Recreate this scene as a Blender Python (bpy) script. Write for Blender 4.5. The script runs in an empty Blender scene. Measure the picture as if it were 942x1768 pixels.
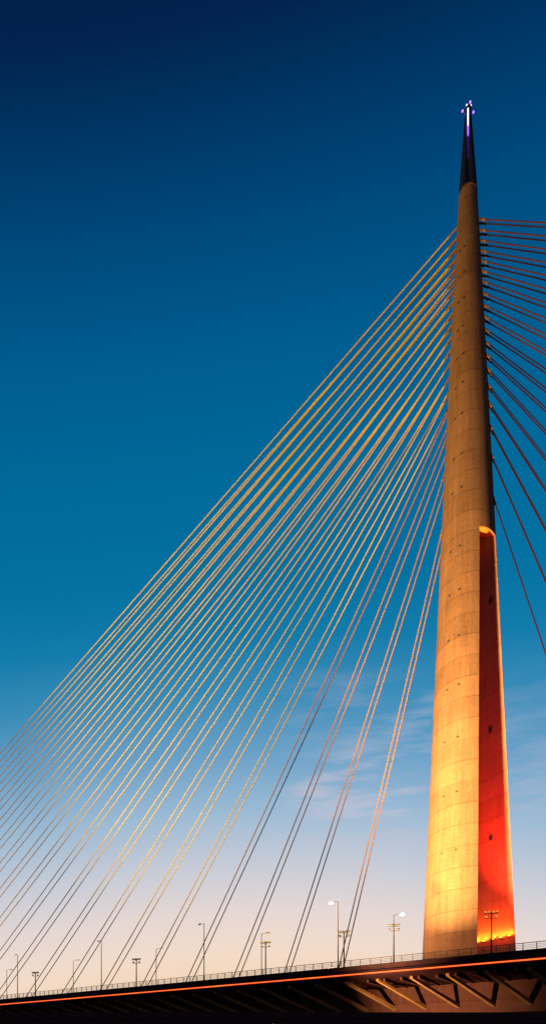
import bpy, bmesh, math, random
from mathutils import Vector, Matrix
random.seed(4)
sc = bpy.context.scene
sc.view_settings.view_transform = 'Standard'
sc.view_settings.look = 'None'
sc.view_settings.exposure = 0
CAMZ = 1.7
ZOOM, ZX, ZY = 1.0, 471, 884

def lin(r, g, b):
    def f(c):
        c /= 255.0
        return c/12.92 if c <= 0.04045 else ((c+0.055)/1.055)**2.4
    return (f(r), f(g), f(b), 1.0)

# ------------------------------------------------------------ node helpers
def new_mat(name):
    m = bpy.data.materials.new(name)
    m.use_nodes = True
    nt = m.node_tree
    return m, nt, nt.nodes['Principled BSDF']

def mth(nt, op, a, b=None, clamp=False):
    n = nt.nodes.new('ShaderNodeMath'); n.operation = op; n.use_clamp = clamp
    for i, v in enumerate((a, b)):
        if v is None: continue
        if isinstance(v, (int, float)): n.inputs[i].default_value = v
        else: nt.links.new(v, n.inputs[i])
    return n.outputs[0]

def noise(nt, vec, scale, detail=4, rough=0.55, sc3=None):
    if sc3:
        mp = nt.nodes.new('ShaderNodeMapping'); mp.inputs['Scale'].default_value = sc3
        nt.links.new(vec, mp.inputs['Vector']); vec = mp.outputs[0]
    n = nt.nodes.new('ShaderNodeTexNoise'); n.inputs['Scale'].default_value = scale
    n.inputs['Detail'].default_value = detail; n.inputs['Roughness'].default_value = rough
    nt.links.new(vec, n.inputs['Vector'])
    return n.outputs['Fac']

def ramp(nt, fac, stops):
    n = nt.nodes.new('ShaderNodeValToRGB'); cr = n.color_ramp
    cr.elements[0].position, cr.elements[0].color = stops[0]
    cr.elements[1].position, cr.elements[1].color = stops[-1]
    for p, c in stops[1:-1]:
        e = cr.elements.new(p); e.color = c
    nt.links.new(fac, n.inputs[0])
    return n.outputs[0]

def simple_mat(name, col, rough=0.6, metal=0.0, var=0.25, scale=0.6, spec=0.5):
    m, nt, b = new_mat(name)
    tc = nt.nodes.new('ShaderNodeTexCoord')
    f = noise(nt, tc.outputs['Object'], scale)
    c0 = tuple(c*(1-var) for c in col[:3])+(1,); c1 = tuple(min(1, c*(1+var)) for c in col[:3])+(1,)
    nt.links.new(ramp(nt, f, [(0.3, c0), (0.7, c1)]), b.inputs['Base Color'])
    b.inputs['Roughness'].default_value = rough; b.inputs['Metallic'].default_value = metal
    b.inputs['Specular IOR Level'].default_value = spec
    return m

def emit_mat(name, col, strength):
    m, nt, b = new_mat(name)
    b.inputs['Base Color'].default_value = (0.02, 0.02, 0.02, 1)
    b.inputs['Emission Color'].default_value = col
    b.inputs['Emission Strength'].default_value = strength
    return m

# concrete with lift joints, streaks, blotches
def concrete(name, base, joint=4.2, stain=0.35):
    m, nt, b = new_mat(name)
    tc = nt.nodes.new('ShaderNodeTexCoord'); o = tc.outputs['Object']
    sep = nt.nodes.new('ShaderNodeSeparateXYZ'); nt.links.new(o, sep.inputs[0])
    blot = noise(nt, o, 0.16, 6, 0.6)
    streak = noise(nt, o, 1.0, 5, 0.6, (1.4, 1.4, 0.05))
    fine = noise(nt, o, 2.2, 6, 0.75)
    lift = mth(nt, 'FLOOR', mth(nt, 'DIVIDE', sep.outputs[2], joint))
    wn = nt.nodes.new('ShaderNodeTexWhiteNoise'); wn.noise_dimensions = '1D'
    nt.links.new(lift, wn.inputs['W'])
    fr = mth(nt, 'FRACT', mth(nt, 'DIVIDE', sep.outputs[2], joint))
    line = mth(nt, 'LESS_THAN', fr, 0.045)
    v = mth(nt, 'ADD', mth(nt, 'MULTIPLY', blot, 0.6), mth(nt, 'MULTIPLY', streak, 0.7))
    v = mth(nt, 'ADD', v, mth(nt, 'MULTIPLY', fine, 0.8))
    v = mth(nt, 'ADD', v, mth(nt, 'MULTIPLY', wn.outputs['Value'], 0.18))
    v = mth(nt, 'SUBTRACT', v, 0.78)
    v = mth(nt, 'SUBTRACT', v, mth(nt, 'MULTIPLY', line, 0.24))
    d = tuple(c*(1-stain*1.3) for c in base[:3])+(1,); l = tuple(min(1, c*(1+stain*0.6)) for c in base[:3])+(1,)
    nt.links.new(ramp(nt, v, [(0.0, d), (0.75, l)]), b.inputs['Base Color'])
    b.inputs['Roughness'].default_value = 0.85
    b.inputs['Specular IOR Level'].default_value = 0.1
    bp = nt.nodes.new('ShaderNodeBump'); bp.inputs['Strength'].default_value = 0.3; bp.inputs['Distance'].default_value = 0.1
    nt.links.new(v, bp.inputs['Height']); nt.links.new(bp.outputs[0], b.inputs['Normal'])
    return m

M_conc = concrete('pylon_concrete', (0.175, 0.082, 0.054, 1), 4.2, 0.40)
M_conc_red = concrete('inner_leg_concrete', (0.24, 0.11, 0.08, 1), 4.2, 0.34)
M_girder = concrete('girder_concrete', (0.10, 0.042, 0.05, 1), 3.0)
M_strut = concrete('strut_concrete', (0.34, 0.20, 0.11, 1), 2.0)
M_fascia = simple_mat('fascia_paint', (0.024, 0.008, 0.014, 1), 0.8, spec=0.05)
M_asph = simple_mat('asphalt', (0.05, 0.05, 0.052, 1), 0.9)
M_rail = simple_mat('railing_steel', (0.05, 0.024, 0.034, 1), 0.6, 0.0, spec=0.2)
M_pole = simple_mat('mast_steel', (0.014, 0.008, 0.010, 1), 0.6, 0.0, spec=0.2)
M_lpole = simple_mat('lamp_pole_steel', (0.05, 0.032, 0.035, 1), 0.5, 0.1, spec=0.2)
M_spire = simple_mat('spire_metal', (0.016, 0.015, 0.03, 1), 0.4, 0.3, 0.4, 1.5)
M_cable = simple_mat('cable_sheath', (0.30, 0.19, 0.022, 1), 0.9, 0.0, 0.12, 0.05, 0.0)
M_cable_d = simple_mat('shaded_cable_sheath', (0.20, 0.085, 0.02, 1), 0.9, 0.0, 0.12, 0.05, 0.0)  # darker copy of the sheath: shade painted into the steep lowest cables
M_cable_b = simple_mat('shaded_back_cable_sheath', (0.018, 0.006, 0.010, 1), 0.9, 0.0, 0.3, 0.05, 0.0)  # back-span cables are out of the light; that shade is in the colour
M_cable_w = simple_mat('warm_shaded_back_cable_sheath', (0.05, 0.018, 0.018, 1), 0.9, 0.0, 0.3, 0.05, 0.0)  # same painted shade, slightly warmer, for the upper back-span cables
M_sleeve = simple_mat('cable_sleeve', (0.14, 0.07, 0.03, 1), 0.6, 0.0, spec=0.2)
M_dark = simple_mat('opening_dark', (0.012, 0.007, 0.006, 1), 0.9)
M_wall = simple_mat('flood_wall_concrete', (0.035, 0.012, 0.022, 1), 0.95, 0, 0.2, 0.8, 0.1)
M_ground = simple_mat('grass_ground', (0.03, 0.03, 0.018, 1), 0.95, 0, 0.5, 0.15, 0.1)
M_lit = emit_mat('lamp_glow', (1.0, 0.93, 0.78, 1), 14)
M_unlit = simple_mat('lamp_glass', (0.04, 0.035, 0.035, 1), 0.3)
M_amber = emit_mat('amber_lamp_glow', (1.0, 0.50, 0.10, 1), 1.2)
M_hot = emit_mat('floodlight_glow', (1.0, 0.45, 0.04, 1), 9)
M_vio = emit_mat('violet_glow', (0.24, 0.10, 1.0, 1), 4)
M_vio2 = emit_mat('white_violet_glow', (0.60, 0.45, 1.0, 1), 3.0)
M_vio3 = emit_mat('violet_dim', (0.14, 0.04, 0.75, 1), 0.45)

def led_mat():
    m, nt, b = new_mat('led_strip_glow')
    tc = nt.nodes.new('ShaderNodeTexCoord')
    f = noise(nt, tc.outputs['Object'], 0.05, 3, 0.6, (1, 0.01, 0.01))
    c = ramp(nt, f, [(0.35, (1.0, 0.03, 0.03, 1)), (0.5, (1.0, 0.07, 0.015, 1)), (0.66, (1.0, 0.16, 0.02, 1))])
    b.inputs['Base Color'].default_value = (0.05, 0.02, 0.02, 1)
    nt.links.new(c, b.inputs['Emission Color']); b.inputs['Emission Strength'].default_value = 1.3
    return m
M_led = led_mat()
M_led2 = emit_mat('led_core_glow', (1.0, 0.20, 0.02, 1), 2.0)

# ------------------------------------------------------------ mesh helpers
class MB:
    def __init__(s): s.bm = bmesh.new()
    def box(s, c, d, R=None, mi=0):
        r = bmesh.ops.create_cube(s.bm, size=1.0)
        M = Matrix.Translation(Vector(c)) @ (R.to_4x4() if R else Matrix.Identity(4)) @ Matrix.Diagonal((d[0], d[1], d[2], 1))
        bmesh.ops.transform(s.bm, matrix=M, verts=r['verts'])
        fs = {f for v in r['verts'] for f in v.link_faces}
        for f in fs: f.material_index = mi
    def tube(s, pts, rad, seg=8, mi=0, cap=True, smooth=True):
        pts = [Vector(p) for p in pts]; rings = []
        if not isinstance(rad, (list, tuple)): rad = [rad]*len(pts)
        for i, p in enumerate(pts):
            t = (pts[min(i+1, len(pts)-1)]-pts[max(i-1, 0)]).normalized()
            a = Vector((0, 1, 0)) if abs(t.y) < 0.7 else Vector((0, 0, 1))
            x = t.cross(a).normalized(); y = t.cross(x)
            rings.append([s.bm.verts.new(p+(x*math.cos(2*math.pi*k/seg)+y*math.sin(2*math.pi*k/seg))*rad[i]) for k in range(seg)])
        for i in range(len(rings)-1):
            for k in range(seg):
                f = s.bm.faces.new((rings[i][k], rings[i][(k+1) % seg], rings[i+1][(k+1) % seg], rings[i+1][k]))
                f.smooth = smooth; f.material_index = mi
        if cap:
            for r in (rings[0], rings[-1]):
                f = s.bm.faces.new(r); f.material_index = mi
    def loft(s, rings, cap=True, smooth=False, mi=0, flat_idx=()):
        vs = [[s.bm.verts.new(p) for p in r] for r in rings]; n = len(vs[0])
        for i in range(len(vs)-1):
            for k in range(n):
                f = s.bm.faces.new((vs[i][k], vs[i][(k+1) % n], vs[i+1][(k+1) % n], vs[i+1][k]))
                f.smooth = smooth and (k not in flat_idx); f.material_index = mi
        if cap:
            for r in (vs[0], vs[-1]):
                f = s.bm.faces.new(r); f.material_index = mi
    def obj(s, name, mats, parent=None, loc=(0, 0, 0), rz=0.0, sharp=0.9):
        bmesh.ops.recalc_face_normals(s.bm, faces=s.bm.faces)
        for e in s.bm.edges:
            if len(e.link_faces) == 2 and e.calc_face_angle(0) > sharp: e.smooth = False
        me = bpy.data.meshes.new(name); s.bm.to_mesh(me); s.bm.free()
        for m in (mats if isinstance(mats, list) else [mats]): me.materials.append(m)
        o = bpy.data.objects.new(name, me); sc.collection.objects.link(o)
        o.location = loc; o.rotation_euler = (0, 0, rz)
        if parent: o.parent = parent
        return o

def empty(name, loc, rz=0.0, label=None, category=None, group=None):
    e = bpy.data.objects.new(name, None); sc.collection.objects.link(e)
    e.location = loc; e.rotation_euler = (0, 0, rz); e.empty_display_size = 1
    if label: e['label'] = label
    if category: e['category'] = category
    if group: e['group'] = group
    return e

# ------------------------------------------------------------ bridge frame
PX, PY = 40.25, 115.0
RZ = math.atan2(-0.546, 0.838)
cR, sR = math.cos(RZ), math.sin(RZ)
def W(x, y, z):   # bridge-local (x toward back span, y across, z above ground) -> world
    return Vector((PX+cR*x-sR*y, PY+sR*x+cR*y, z))
bridge = empty('cable_stayed_bridge', (PX, PY, 0), RZ, 'cable-stayed road bridge with one tall floodlit needle pylon', 'bridge')

prof = [(-2, 10.1), (21.6, 9.05), (60, 7.35), (107.8, 5.26), (141.3, 3.67), (169.5, 2.25), (177.2, 1.83)]
def Rz(z):
    z -= CAMZ
    for (a, ra), (b, rb) in zip(prof, prof[1:]):
        if z <= b: return ra+(rb-ra)*(z-a)/(b-a)
    return prof[-1][1]
Z_SPLIT = 107.4+CAMZ; Z_TOP = 177.2+CAMZ; Z_LIP = 104.2+CAMZ
def gz(z):
    t = (z-CAMZ-21.6)/(107.8-21.6)
    return 5.6+(2.2-5.6)*t
NA = math.radians(62.9)      # direction of slot normal (toward the far leg), local
def zlist(a, b, n): return [a+(b-a)*i/n for i in range(n+1)]

mb = MB(); SEG = 72
mb.loft([[(Rz(z)*math.cos(2*math.pi*k/SEG), Rz(z)*math.sin(2*math.pi*k/SEG), z) for k in range(SEG)] for z in zlist(Z_SPLIT, Z_TOP, 30)], smooth=True)
pylon = mb.obj('pylon', M_conc, bridge)
pylon['label'] = 'tapered round concrete pylon lit amber from below'
def leg(sign, mat, label):
    mb = MB(); rings = []; n = 40
    for z in zlist(15.7, Z_SPLIT-0.01, 30):
        R, g = Rz(z), gz(z); a = math.acos(g/R); c = NA + (0 if sign > 0 else math.pi)
        rings.append([(R*math.cos(c-a+2*a*k/n), R*math.sin(c-a+2*a*k/n), z) for k in range(n+1)])
    mb.loft(rings, smooth=True, flat_idx=(n,))
    o = mb.obj('leg', mat, pylon, sharp=0.4); o['label'] = label
    return o
leg_near = leg(-1, M_conc, 'rounded concrete leg glowing amber')
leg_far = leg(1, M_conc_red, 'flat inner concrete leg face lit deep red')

nv = Vector((math.cos(NA), math.sin(NA), 0)); sv = Vector((math.sin(NA), -math.cos(NA), 0))
Rslot = Matrix.Rotation(NA-math.pi/2, 3, 'Z')   # local x -> sv , y -> nv
for sg in (1, -1):
    mb = MB(); rings = []
    for n_ in zlist(-gz(Z_LIP)-0.04, gz(Z_LIP)+0.04, 12):
        x0 = math.sqrt(Rz(Z_LIP)**2-n_*n_); x1 = math.sqrt(Rz(Z_SPLIT)**2-n_*n_)
        rings.append([tuple(nv*n_+sv*(sg*x0)+Vector((0, 0, Z_LIP))), tuple(nv*n_+sv*(sg*x1)+Vector((0, 0, Z_SPLIT-.015))),
                      tuple(nv*n_+sv*(sg*(x1-3.9))+Vector((0, 0, Z_SPLIT-.015)))])
    mb.loft(rings, smooth=True); mb.obj('arch', M_conc, pylon, sharp=0.4)
ZB = 23.6+CAMZ
mb = MB()
mb.box((0, 0, 17.1), (12.6, 2*gz(17)+0.2, 2.6), Rslot)
o = mb.obj('crossbeam', M_conc_red, pylon)
mb = MB(); mb.loft([[(-a, -b, z), (a, -b, z), (a, b, z), (-a, b, z)] for z, a, b in ((0, 6.5, 5.4), (9.65, 5.2, 5.0))])
mb.obj('pier', M_girder, pylon)
for zz in (92.5, 66.8, 45.0):
    z = zz+CAMZ; p = nv*(gz(z)-0.03)+sv*(0.0+ (3.4 if zz > 90 else 2.5 if zz > 60 else 1.9)); mb = MB()
    mb.box((p.x, p.y, z), (0.8, 0.14, 1.0), Rslot); mb.obj('opening', M_dark, pylon)
zs = [39.8, 51.3, 62.2, 72.7, 82.7, 92.0, 101.0, 113, 120, 128.5, 135, 141, 147, 153, 158.5, 164]
for i, zz in enumerate(zs):
    z = zz+CAMZ; R = Rz(z)
    for ang in (247.8, 268.8):
        a = math.radians(ang+random.uniform(-1, 1)); mb = MB()
        mb.box((R*math.cos(a), R*math.sin(a), z), (0.10, 0.44, 0.30), Matrix.Rotation(a, 3, 'Z'))
        mb.obj('opening', M_dark, pylon)

# collar + spire
mb = MB()
mb.loft([[(r*math.cos(2*math.pi*k/48), r*math.sin(2*math.pi*k/48), z) for k in range(48)] for z, r in
         ((Z_TOP-0.02, 1.90), (Z_TOP+0.35, 1.90), (Z_TOP+0.36, 1.75), (Z_TOP+0.6, 1.75))], smooth=False)
mb.obj('collar', M_girder, pylon)
FA = math.radians(250.7)-RZ
mb = MB(); rings = []
ZS0, ZS1 = Z_TOP+0.6, 194.9+CAMZ
def rs(z): return 2.0+(0.66-2.0)*(z-ZS0)/(ZS1-ZS0)
for z in zlist(ZS0, ZS1, 10):
    r = rs(z); ring = []
    for q in range(4):
        b = FA+math.pi/4+q*math.pi/2
        for da, rr in ((-0.50, 0.90), (-0.28, 1.0), (0.28, 1.0), (0.50, 0.90), (0.60, 0.60), (math.pi/2-0.60, 0.60)):
            ring.append((rr*r*math.cos(b+da), rr*r*math.sin(b+da), z))
    rings.append(ring)
mb.loft(rings)
spire = mb.obj('spire', M_spire, pylon); spire['label'] = 'dark metal spire with violet light strips'
for q in range(4):
    a = FA+q*math.pi/2
    for (z0, z1, w0, w1, mt) in ((191.0, 194.9, 0.16, 0.36, M_vio2), (188.8, 191.0, 0.10, 0.16, M_vio), (184.0, 188.8, 0.05, 0.10, M_vio3)):
        mb = MB(); rings = []
        for z, w in ((z0+CAMZ, w0), (z1+CAMZ, w1)):
            r = rs(z)*0.60*0.83+0.10
            c = Vector((math.cos(a), math.sin(a), 0)); s_ = Vector((-math.sin(a), math.cos(a), 0))
            rings.append([tuple(c*(r+dr)+s_*w*k+Vector((0, 0, z))) for k, dr in ((-.5, -.1), (.5, -.1), (.5, .08), (-.5, .08))])
        mb.loft(rings); mb.obj('light_strip', mt, pylon)
mb = MB()
mb.loft([[(r*math.cos(2*math.pi*k/24), r*math.sin(2*math.pi*k/24), z) for k in range(24)] for z, r in ((ZS1, .6), (ZS1+.25, .75), (ZS1+.3, .75), (ZS1+.31, .4), (ZS1+.6, .35))])
for k in range(8):
    a = FA+(k+.5)*math.pi/4; zz = ZS1+0.05+(0.5 if k % 2 else 0.0); rr = .6 if k % 2 else 1.15
    mb.tube([(0.2*math.cos(a), .2*math.sin(a), zz), (rr*math.cos(a), rr*math.sin(a), zz)], 0.05, 6)
mb.obj('crown', M_spire, pylon)
for k in range(8):
    a = FA+(k+.5)*math.pi/4; mb = MB(); rr = .6 if k % 2 else 1.15
    bmesh.ops.create_uvsphere(mb.bm, u_segments=12, v_segments=8, radius=0.18)
    mb.obj('beacon_lamp', M_vio2 if k % 2 else M_vio, pylon, (rr*math.cos(a), rr*math.sin(a), ZS1+0.05+(0.5 if k % 2 else 0.0)))

for k in range(5):
    p = nv*(gz(ZB)-0.8)+sv*(-2.0+k*2.05); mb = MB()
    mb.box((0, 0, 0), (0.12, 1.6, 0.10), Rslot); mb.box((0, 0, 0.13), (0.36, 0.32, 0.16), Rslot); mb.box((0, 0, 0.26), (0.36, 0.32, 0.14), Rslot, 1)
    mb.obj('floodlight', [M_pole, M_hot], pylon, (p.x, p.y, ZB))

# ------------------------------------------------------------ deck
ZD = 16.3+CAMZ; HW = 22.5; X0, X1 = -640.0, 215.0
def extr(section, name, mat, parent, x0=X0, x1=X1, n=60):
    mb = MB(); mb.loft([[(x, y, z) for y, z in section] for x in zlist(x0, x1, n)])
    return mb.obj(name, mat, parent)
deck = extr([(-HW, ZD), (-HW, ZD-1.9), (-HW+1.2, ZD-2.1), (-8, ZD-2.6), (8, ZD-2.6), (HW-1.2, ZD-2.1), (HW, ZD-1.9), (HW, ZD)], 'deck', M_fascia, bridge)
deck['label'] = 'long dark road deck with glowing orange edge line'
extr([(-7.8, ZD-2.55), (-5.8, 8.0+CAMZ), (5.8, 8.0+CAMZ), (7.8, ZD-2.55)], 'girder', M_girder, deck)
extr([(-18.6, ZD+0.01), (-18.6, ZD+0.02), (-4.2, ZD+0.02), (-4.2, ZD+0.01)], 'carriageway', M_asph, deck)
extr([(4.2, ZD+0.01), (4.2, ZD+0.02), (18.6, ZD+0.02), (18.6, ZD+0.01)], 'carriageway', M_asph, deck)
for y in (-HW+0.12, HW-0.12):
    extr([(y-0.17, ZD-0.02), (y-0.17, ZD+0.22), (y+0.17, ZD+0.22), (y+0.17, ZD-0.02)], 'kerb', M_fascia, deck)
for sgn in (-1, 1):
    y = sgn*HW
    ys = sorted((y, y+sgn*0.10)); extr([(ys[0], ZD-1.47), (ys[0], ZD-1.22), (ys[1], ZD-1.22), (ys[1], ZD-1.47)], 'light_strip', M_led, deck)
    ys = sorted((y+sgn*0.10, y+sgn*0.12)); extr([(ys[0], ZD-1.385), (ys[0], ZD-1.305), (ys[1], ZD-1.305), (ys[1], ZD-1.385)], 'light_strip', M_led2, deck)
    ys = sorted((y-sgn*0.05, y+sgn*0.35))
    extr([(ys[0], ZD-1.02), (ys[0], ZD-0.90), (ys[1], ZD-0.90), (ys[1], ZD-1.02)], 'ledge', M_fascia, deck)
    mb = MB(); yr = y-sgn*0.12
    for h, r in ((1.38, .06), (1.05, .028), (0.8, .028), (0.55, .028)):
        mb.tube([(-420, yr, ZD+h), (60, yr, ZD+h)], r, 6)
    x = -420
    while x <= 60:
        mb.box((x, yr, ZD+0.78), (0.12, 0.10, 1.2)); x += 2.0
    o = mb.obj('railing', M_rail, deck)
    mb = MB(); yb = sgn*18.9
    mb.box((-180, yb, ZD+0.75), (480, 0.1, 0.3)); x = -420
    while x <= 60:
        mb.box((x, yb+sgn*0.12, ZD+0.4), (0.12, 0.12, 0.8)); x += 4.0
    mb.obj('crash_barrier', M_rail, deck)
xs = []; x = 42.0
while x > -200: xs.append(x); x -= 6.5
for x in xs:
    mb = MB(); rings = []
    for (y, dx, zt, zb, w) in ((-20.3, -1.5, ZD-2.16, ZD-2.62, 0.26), (-6.3, 3.2, ZD-6.4, ZD-7.2, 0.34)):
        rings.append([(x+dx-w, y, zb), (x+dx+w, y, zb), (x+dx+w, y, zt), (x+dx-w, y, zt)])
    mb.loft(rings); mb.obj('strut', M_strut, deck)
for sgn in (-1, 1):
    mb = MB()
    for x in [42-3.25*i for i in range(120)]:
        mb.box((x, sgn*14.4, ZD-2.55), (0.35, 12.6, 0.5))
    mb.obj('rib', M_girder, deck)

# ------------------------------------------------------------ cables
rows = [742, 705, 676, 650, 628, 607, 588, 570, 552, 534, 517, 499, 481, 465, 449, 433, 416, 399, 381]
for k, row in enumerate(rows):
    for side in (-1, 1):
        za = (1820-row+(0 if side < 0 else max(0, 14-2*k)))/8.348+CAMZ
        L = (30+15*k+0.43*k*k) if side < 0 else (31+8.3*k)
        for pl in (-1, 1):
            oa, ob = (0.95, 1.15) if side < 0 else (0.4, 0.55)
            A = Vector((0, pl*oa*min(1, Rz(za)/2.6), za)); B = Vector((side*L, pl*ob, ZD+0.05))
            t = 0.0
            for _ in range(400):
                p = A.lerp(B, t)
                if math.hypot(p.x, p.y) > Rz(p.z)-0.25: break
                t += 0.001*60/L if L > 60 else 0.002
            S = A.lerp(B, t); D = (B-S); ln = D.length
            sag = 0.0035*abs(S.x-B.x)
            def P(q): 
                v = S+D*q; v.z -= sag*4*q*(1-q); return v
            mb = MB(); N = 14
            mb.tube([P(i/N) for i in range(N+1)], 0.13 if side < 0 else 0.10, 16, 0)
            mb.tube([P(0), P(1.8/ln)], 0.17, 8, 1); mb.tube([P(1.8/ln), P(2.1/ln)], 0.21, 8, 1)
            mb.tube([P(1-5.0/ln), P(1)], 0.16, 8, 1)
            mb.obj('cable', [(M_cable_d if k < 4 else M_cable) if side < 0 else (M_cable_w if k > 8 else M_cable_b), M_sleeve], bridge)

# ------------------------------------------------------------ street lamps
def street_lamp(loc, rz, H, arm, lit, label, group):
    e = empty('street_lamp', loc, rz, label, 'street lamp', group)
    mb = MB(); mb.tube([(0, 0, 0), (0, 0, 0.9)], [0.2, 0.18], 10); mb.tube([(0, 0, 0.9), (0, 0, H)], [0.12, 0.07], 10)
    mb.obj('pole', M_lpole, e)
    mb = MB(); mb.tube([(0, 0, H-0.15), (arm*.3, 0, H+0.12), (arm, 0, H+0.22)], [0.06, 0.05, 0.045], 8); mb.obj('arm', M_lpole, e)
    mb = MB()
    mb.loft([[(arm+x, y, z) for x, y, z in r] for r in (
        [(-.25, -.08, H+.15), (-.25, .08, H+.15), (-.25, .08, H+.29), (-.25, -.08, H+.29)],
        [(.1, -.19, H+.12), (.1, .19, H+.12), (.1, .16, H+.33), (.1, -.16, H+.33)],
        [(.7, -.15, H+.16), (.7, .15, H+.16), (.7, .1, H+.28), (.7, -.1, H+.28)])])
    mb.obj('lamp_head', M_lpole, e)
    mb = MB()
    if lit:
        bmesh.ops.create_uvsphere(mb.bm, u_segments=12, v_segments=8, radius=0.42 if lit > 1 else 0.26)
        bmesh.ops.scale(mb.bm, vec=(1.2, .8, .6), verts=mb.bm.verts)
    else: mb.box((0, 0, 0), (.5, .26, .06))
    mb.obj('lamp_glass', (M_lit if lit > 1 else M_amber) if lit else M_unlit, e, (arm+0.3, 0, H+0.1))
    return e
uang = RZ+math.pi
for x, lit in ((-19.3, 2), (-53, 0), (-87.8, 0), (-125, 1), (-160, 0)):
    street_lamp(W(x, -21, ZD), uang-0.25, 13.3, 1.5, lit, 'tall lit street lamp at the bridge edge' if lit else 'tall unlit street lamp at the bridge edge', 'street lamps along the bridge')
for x, lit in ((-13.9, 2), (-47.8, 1), (-83.5, 1), (-119.6, 1), (-156, 0)):
    street_lamp(W(x, -5.5, ZD), RZ+0.5, 13.2, 1.4, lit, 'lit street lamp on the bridge median' if lit else 'unlit street lamp on the bridge median', 'street lamps along the bridge')

# ------------------------------------------------------------ floodlight masts
def flood_mast(loc, rz, amber):
    e = empty('floodlight_mast', loc, rz, 'dark mast with amber floodlights glowing on two crossarms' if amber else 'dark mast with two rows of unlit floodlights on crossarms', 'floodlight mast', 'floodlight masts along the bridge railing')
    mb = MB(); mb.tube([(0, 0, 0), (0, 0, .3)], .25, 10); mb.tube([(0, 0, .3), (0, 0, 7.35)], [.15, .10], 10); mb.obj('pole', M_pole, e)
    for h, w in ((7.25, 0.95), (6.45, 0.8)):
        mb = MB(); mb.box((0, 0, h-.24), (2*w+.2, .08, .08)); mb.box((0, .0, h-.5), (.26, .26, .12)); mb.obj('crossarm', M_pole, e)
    for h, xs_ in ((7.25, (-.92, -.35, .35, .92)), (6.45, (-.8, .8))):
        for x in xs_:
            Rt = Matrix.Rotation(math.radians(random.uniform(20, 40)), 3, 'X') @ Matrix.Rotation(random.uniform(-.3, .3), 3, 'Z')
            mb = MB()
            mb.loft([[tuple(Rt @ Vector(p)) for p in r] for r in (
                [(-.19, -.12, -.13), (.19, -.12, -.13), (.19, -.12, .13), (-.19, -.12, .13)],
                [(-.22, .08, -.17), (.22, .08, -.17), (.22, .08, .17), (-.22, .08, .17)])])
            mb.box(tuple(Rt @ Vector((0, .095, 0))), (.34, .03, .26), Rt, 1)
            mb.obj('floodlight', [M_pole, M_amber if amber else M_unlit], e, (x, 0, h))
for x, am in ((9, 1), (-7.9, 0), (-17.9, 0), (-36, 1), (-74.5, 0), (-115.8, 0), (-152, 0)):
    flood_mast(W(x, -21.3, ZD), RZ+0.35+(math.pi if am else 0), am)

# ------------------------------------------------------------ setting
mb = MB(); n = 24
vs = [[mb.bm.verts.new((-6000+12000*i/n, -3000+12000*j/n, 0)) for i in range(n+1)] for j in range(n+1)]
for j in range(n):
    for i in range(n): mb.bm.faces.new((vs[j][i], vs[j][i+1], vs[j+1][i+1], vs[j+1][i]))
g = mb.obj('ground', M_ground); g['kind'] = 'structure'
wall = empty('flood_wall', (0, 20, 0), 0, 'low dark concrete flood wall on the riverbank', 'wall')
mb = MB()
for i in range(20):
    mb.box((-57+6*i, 0.2, 1.48), (5.96, 0.4, 2.96))
mb.obj('panel', M_wall, wall)
mb = MB(); mb.box((0, 0.2, 3.08), (120, 0.55, 0.24)); bmesh.ops.bevel(mb.bm, geom=list(mb.bm.edges), offset=0.03, segments=2, affect='EDGES')
mb.obj('coping', M_wall, wall)

# ------------------------------------------------------------ lights
def spot(name, loc, tgt, W_, col, ang, blend=0.4, size=0.3):
    l = bpy.data.lights.new(name, 'SPOT'); l.energy = W_; l.color = col; l.spot_size = math.radians(ang); l.spot_blend = blend; l.shadow_soft_size = size
    o = bpy.data.objects.new(name, l); sc.collection.objects.link(o); o.location = loc
    o.rotation_euler = (Vector(tgt)-Vector(loc)).to_track_quat('-Z', 'Y').to_euler(); return o
AMB = (1.0, 0.72, 0.22)
spot('pylon_floodlight', W(-16, -54, 2), W(0, -3, 62), 3300000, AMB, 52, 0.9, 4.0)
spot('pylon_floodlight', W(-16, -56, 2), W(0, -1, 94), 1700000, (1, .60, .18), 42, 0.95, 2.0)
spot('pylon_base_fill', W(-23, -20, ZD+1.2), W(0, -7, 32), 85000, (1, .62, .22), 70, 0.95, .8)  # added fill lamp without a fixture, lifts the dark foot of the leg
spot('mast_floodlight', W(9, -20.8, ZD+6.8), W(-1, -8, 24), 9000, (1, .55, .2), 120, 0.9, .3)
spot('cable_floodlight', W(-95, -105, 2), W(-78, 0, 114), 4600000, (1, .76, .12), 60, 0.95, 0.3)
spot('cable_floodlight', W(-215, -105, 2), W(-185, 0, 95), 1500000, (1, .66, .12), 60, 0.95, 0.3)
def slotp(a, b, z): p = nv*a+sv*b; return W(p.x, p.y, z)
for k in range(5):
    b = -2.0+k*2.05
    spot('slot_floodlight', slotp(gz(ZB)-0.9, b, ZB+0.45), slotp(gz(ZB)-0.1, b, ZB+2.5), 2000, (1, .27, .014), 165, .9, .08)
spot('slot_red_light', slotp(-2.5, 4.0, ZB-2), slotp(5, 3, ZB+30), 28000, (1, .055, .012), 160, 1.0, .4)
spot('slot_red_light', slotp(-1.5, 7.0, ZB-1), slotp(3.5, 3.5, ZB+66), 430000, (1, .05, .02), 64, 1.0, .4)
spot('arch_light', slotp(-.2, 2.4, Z_SPLIT-18), slotp(-.2, 3.6, Z_SPLIT), 90000, (1, .80, .07), 12, 0.6, .2)
spot('underdeck_light', W(-13, -40, 2.0), W(-6, -14, 12), 140000, (1, .52, .16), 60, 1.0, .6)
l = bpy.data.lights.new('sun', 'SUN'); l.energy = 0.08; l.angle = math.radians(0.5); l.color = (1, .5, .3)
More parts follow.
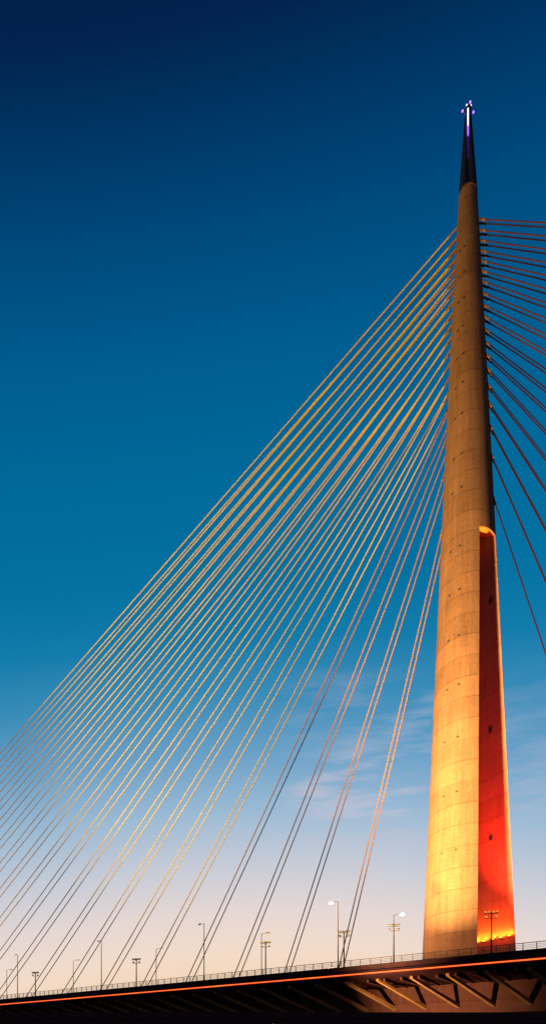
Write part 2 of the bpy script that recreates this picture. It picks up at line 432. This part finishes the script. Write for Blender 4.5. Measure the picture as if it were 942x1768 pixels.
o = bpy.data.objects.new('sun', l); sc.collection.objects.link(o)
o.rotation_euler = Vector((0.85, -0.5, -0.08)).to_track_quat('-Z', 'Y').to_euler()

# ------------------------------------------------------------ sky
w = bpy.data.worlds.new('World'); sc.world = w; w.use_nodes = True; nt = w.node_tree
bg = nt.nodes['Background']; out = nt.nodes['World Output']
tc = nt.nodes.new('ShaderNodeTexCoord'); sep = nt.nodes.new('ShaderNodeSeparateXYZ')
nt.links.new(tc.outputs['Generated'], sep.inputs[0])
x, y, z = sep.outputs
p = mth(nt, 'ADD', z, mth(nt, 'MULTIPLY', mth(nt, 'MULTIPLY', x, x), 0.36))
p = mth(nt, 'SUBTRACT', p, mth(nt, 'MULTIPLY', mth(nt, 'MULTIPLY', x, z), 0.07))
rw = [(1760, (240, 196, 148)), (1700, (245, 212, 178)), (1650, (244, 219, 199)), (1580, (232, 216, 211)), (1500, (203, 205, 215)), (1400, (156, 187, 213)),
      (1300, (106, 161, 200)), (1200, (58, 141, 185)), (1100, (18, 124, 171)), (1000, (4, 114, 162)), (800, (0, 105, 153)), (600, (0, 93, 143)),
      (400, (0, 75, 126)), (200, (0, 56, 103)), (0, (2, 35, 78))]
stops = []
for r_, c in rw:
    t = (1820-r_)/960; stops.append((t/math.sqrt(1+t*t), lin(*c)))
stops = [(0.0, lin(225, 165, 110))]+stops+[(0.95, lin(2, 22, 60)), (1.0, lin(2, 18, 52))]
col = ramp(nt, p, stops)
n1 = noise(nt, tc.outputs['Generated'], 2.9, 7, 0.6, (1.9, 1.6, 14))
n2 = noise(nt, tc.outputs['Generated'], 1.6, 2, 0.5, (1.8, 1.5, 6))
cl = mth(nt, 'MULTIPLY', mth(nt, 'SUBTRACT', n1, 0.46, True), mth(nt, 'MULTIPLY', mth(nt, 'SUBTRACT', n2, 0.34, True), 24))
band = ramp(nt, p, [(0.34, (0, 0, 0, 1)), (0.42, (1, 1, 1, 1)), (0.5, (1, 1, 1, 1)), (0.57, (0, 0, 0, 1))])
band2 = ramp(nt, x, [(0.0, (0, 0, 0, 1)), (0.06, (1, 1, 1, 1)), (0.20, (1, 1, 1, 1)), (0.30, (.3, .3, .3, 1)), (0.5, (.3, .3, .3, 1))])
clm = mth(nt, 'MULTIPLY', mth(nt, 'MULTIPLY', mth(nt, 'MINIMUM', cl, 0.5), band), band2)
mx = nt.nodes.new('ShaderNodeMix'); mx.data_type = 'RGBA'
nt.links.new(clm, mx.inputs[0]); nt.links.new(col, mx.inputs[6]); mx.inputs[7].default_value = lin(210, 198, 212)
nt.links.new(mx.outputs[2], bg.inputs[0])
# the afterglow is on the far side of the bridge; the opposite sky is already dark
st = ramp(nt, mth(nt, 'ADD', mth(nt, 'MULTIPLY', y, 0.5), 0.5), [(0.35, (.42, .42, .42, 1)), (0.68, (1, 1, 1, 1))])
nt.links.new(st, bg.inputs[1])

# ------------------------------------------------------------ camera
cd = bpy.data.cameras.new('camera'); cam = bpy.data.objects.new('camera', cd); sc.collection.objects.link(cam)
cam.location = (0, 0, CAMZ); cam.rotation_euler = (math.radians(90), 0, 0)
cd.sensor_fit = 'VERTICAL'; cd.sensor_height = 36; cd.lens = 960/1768*36*ZOOM
cd.shift_x = (ZX-471)/1768*ZOOM
cd.shift_y = (1820-ZY)/1768*ZOOM; cd.clip_end = 20000; cd.clip_start = 0.1
sc.camera = cam
bpy.context.view_layer.update()
